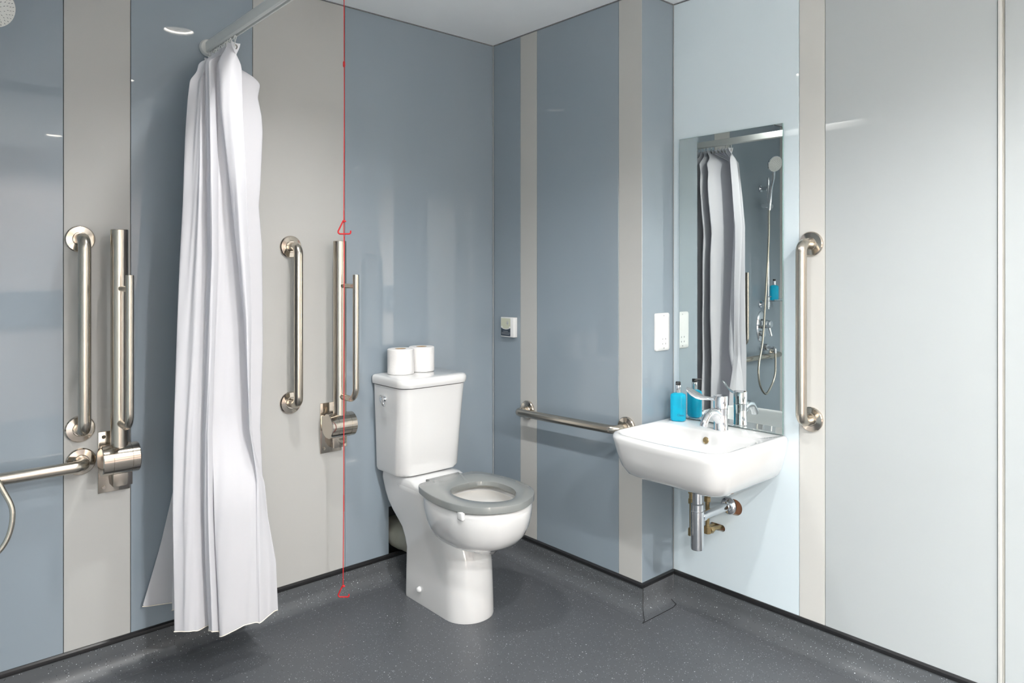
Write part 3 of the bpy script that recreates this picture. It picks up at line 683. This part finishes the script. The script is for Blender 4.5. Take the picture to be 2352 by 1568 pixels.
# soap bottles
def bottle(x, y, z, rot, label, letters=True):
    t = empty('soap_bottle', (x, y, z)); tag(t, label, 'soap bottle', 'blue liquid soap pump bottles')
    c = Vector((x, y, z)); R = Matrix.Rotation(rot, 3, 'Z')
    bm = bmesh.new()
    def ring(a, b, h, r=.018): return [c + R @ Vector((p.x, p.y, h*1.07)) for p in rrect(-b, b, -a, a, 0, (r,)*4)]
    loft(bm, [ring(.023, .018, .0003), ring(.027, .022, .003), ring(.0285, .0235, .008), ring(.0285, .0235, .088), ring(.0265, .0215, .094), ring(.018, .0155, .0975, .012), ring(.0115, .0105, .099, .010)])
    link('bottle_body', bm, 'blue_soap', t, ang=40)
    bm = bmesh.new(); lathe(bm, [(.0105, .106), (.0108, .107), (.0108, .134), (.0095, .135)], c, n=28); link('collar', bm, 'chrome', t)
    bm = bmesh.new(); lathe(bm, [(.0095, .135), (.0098, .136), (.0098, .1445), (.0085, .147), (.001, .1475)], c, n=24)
    tube(bm, [c+R @ Vector((.004, 0, .1430)), c+R @ Vector((.026, 0, .1440)), c+R @ Vector((.030, 0, .1420))], [.0045, .0032, .0028], 12); link('pump_head', bm, 'blackplast', t)
    bm = bmesh.new(); tube(bm, [c+Vector((0, 0, .10)), c+R @ Vector((.002, 0, .06)), c+R @ Vector((-.014, .006, .008))], .0022, 8); link('dip_tube', bm, 'clear', t)
    if letters:
        f = bpy.data.curves.new('logo', 'FONT'); f.body = 'Clean'; f.size = .011; f.extrude = .0001; f.align_x = 'CENTER'
        o = bpy.data.objects.new('logo', f); COL.objects.link(o); bpy.context.view_layer.update()
        me = bpy.data.meshes.new_from_object(o.evaluated_get(bpy.context.evaluated_depsgraph_get())); bpy.data.objects.remove(o)
        me.materials.clear(); me.materials.append(M['ink'])
        o = bpy.data.objects.new('logo', me); COL.objects.link(o)
        o.parent = t; o.matrix_parent_inverse = t.matrix_world.inverted()
        nv = (R @ Vector((1, 0, 0)))
        o.matrix_world = Matrix.Translation(c+nv*.0238+Vector((0, 0, .022))+R @ Vector((0, .012, 0))) @ (R.to_4x4() @ Matrix.Rotation(PI/2, 4, 'Z') @ Matrix.Rotation(PI/2, 4, 'X'))
    return t
bottle(.128, -.930, RZ_+.0004, math.radians(-62+180+90), 'blue liquid soap pump bottle standing on the back left corner of the basin')

# ------------------------------------------------------------ shower kit beside the left edge
SX = -2.095; SY = -.062
t = empty('shower_kit', (SX, 0, .7)); tag(t, 'chrome shower riser rail with hand shower and steel hose at the far left', 'shower')
bm = bmesh.new(); tube(bm, [(SX, SY, 1.00), (SX, SY, 1.90)], .0085, 18); link('riser_bar', bm, 'chrome', t); t_kit = t
for z in (1.03, 1.83):
    bm = bmesh.new(); lathe(bm, [(.024, 0), (.024, .012), (.012, .018), (.012, .05), (.0125, .062)], (SX, 0, z), (0, -1, 0), 24); tube(bm, [(SX, SY, z-.018), (SX, SY, z+.018)], .0125, 18); link('wall_bracket', bm, 'chrome', t)
bm = bmesh.new(); tube(bm, [(SX-.035, SY-.004, 1.705), (SX+.072, SY-.004, 1.705)], .017, 20); tube(bm, [(SX+.064, SY-.004, 1.705), (SX+.070, SY-.045, 1.715)], [.014, .016], 18); link('slider', bm, 'chrome', t)
hh = Vector((SX+.072, SY-.05, 1.70)); hd = Vector((.06, -.16, 1.925+.028))
head_c = Vector((-1.896, -.215, 1.958)); hn = Vector((.42, -.82, -.40)).normalized()
bm = bmesh.new(); hp = catmull([hh+Vector((0, .005, -.03)), hh+Vector((0, -.002, .04)), hh+Vector((.028, -.022, .12)), hh+Vector((.072, -.06, .185)), head_c-hn*.022], 6)
n_ = len(hp); tube(bm, hp, [.0115+.004*i/n_ for i in range(n_)], 20)
lathe(bm, [(.012, -.034), (.030, -.028), (.047, -.016), (.053, -.004), (.053, 0), (.050, .003)], head_c, hn, 36)
hand = link('hand_shower', bm, 'chrome', t)
bm = bmesh.new(); lathe(bm, [(.050, .0025), (.049, .0055), (.001, .0065)], head_c, hn, 36); link('spray_plate', bm, 'pillplast', hand)
bm = bmesh.new(); u, v = frame(hn)
for rr, nn in ((.012, 6), (.021, 10), (.029, 16), (.036, 22), (.043, 26)):
    for q in range(nn):
        a = 2*PI*q/nn+rr*60; p = head_c+hn*.006+u*(rr*math.cos(a))+v*(rr*math.sin(a)); d = (u*math.cos(a)+v*math.sin(a)); s_ = hn.cross(d)
        loft(bm, [[p-d*.0026, p+s_*.001, p+d*.0026, p-s_*.001], [p-d*.0022+hn*.0012, p+s_*.0008+hn*.0012, p+d*.0022+hn*.0012, p-s_*.0008+hn*.0012]])
link('nozzles', bm, 'nozzle', hand)
# hose: handle foot down past the valve, loop, back up to the outlet elbow
hs = catmull([hh+Vector((0, .006, -.03)), (SX+.095, -.115, 1.45), (SX+.125, -.110, 1.10), (SX+.165, -.110, .80), (SX+.222, -.118, .67), (SX+.248, -.125, .59), (SX+.222, -.125, .50), (SX+.130, -.115, .440), (SX+.045, -.112, .49), (SX+.003, -.112, .55), (SX-.010, -.110, .62), (SX-.010, -.108, .705)], 14)
fine = []; acc = 0
for a, b in zip(hs[:-1], hs[1:]):
    k = max(1, int((b-a).length/.0022))
    for q in range(k): fine.append(a.lerp(b, q/k))
fine.append(hs[-1])
bm = bmesh.new(); tube(bm, fine, [.0068 if (i//1) % 2 else .0074 for i in range(len(fine))], 12); link('hose', bm, 'hose', t, ang=80)
bm = bmesh.new(); lathe(bm, [(.025, 0), (.025, .014), (.023, .052), (.020, .056)], (SX-.010, 0, .735), (0, -1, 0), 28); tube(bm, rounded([(SX-.010, -.050, .735), (SX-.010, -.108, .735), (SX-.010, -.108, .700)], .012, 6), .0095, 16); link('outlet_elbow', bm, 'chrome', t)
# thermostatic valve
t = empty('shower_valve', (SX-.01, 0, .87)); tag(t, 'chrome oval thermostatic shower valve below the riser rail, seen in the mirror', 'shower valve')
bm = bmesh.new()
def oval(y, a, b): return [Vector((SX-.01+a*math.cos(q), y, .875+b*math.sin(q))) for q in [2*PI*k/40 for k in range(40)]]
loft(bm, [oval(0, .062, .108), oval(-.006, .062, .108), oval(-.012, .054, .098)]); link('faceplate', bm, 'chrome', t)
bm = bmesh.new(); lathe(bm, [(.036, .010), (.034, .03), (.030, .034), (.030, .055), (.026, .060), (.026, .078), (.022, .082)], (SX-.01, 0, .895), (0, -1, 0), 32); link('control_knob', bm, 'chrome', t)
bm = bmesh.new(); tube(bm, [(SX-.01, -.060, .880), (SX-.012, -.070, .845), (SX-.016, -.075, .815)], [.011, .009, .011], 16); tube(bm, [(SX-.01, -.012, .825), (SX-.01, -.03, .825)], .020, 24); link('lever', bm, 'chrome', t)
# little clear shelf on the riser and the soap bottle on it
kit = t_kit
bm = bmesh.new(); box(bm, SX-.150, SX+.015, SY-.055, SY+.035, 1.053, 1.057, bev=.0015); box(bm, SX-.150, SX-.147, SY-.055, SY+.035, 1.057, 1.068); box(bm, SX-.147, SX+.015, SY-.055, SY-.052, 1.057, 1.068); tray = link('soap_tray', bm, 'clear', kit, smooth=False)
bm = bmesh.new(); loft(bm, [circ(Vector((SX+.020*math.cos(a)+.0, SY+.020*math.sin(a), 1.085)), .0035, Vector((math.cos(a), math.sin(a), 0)), Vector((0, 0, 1)), 8) for a in [2*PI*k/24 for k in range(24)]], closed=True); lathe(bm, [(.013, 0), (.013, .035), (.0088, .036)], (SX, SY, 1.05), n=20, cap0=False, cap1=False); link('clip', bm, 'chrome', tray)
bottle(SX-.070, SY-.008, 1.0575, math.radians(150), 'blue liquid soap pump bottle on the riser tray, seen in the mirror', letters=False)

bpy.context.view_layer.update()
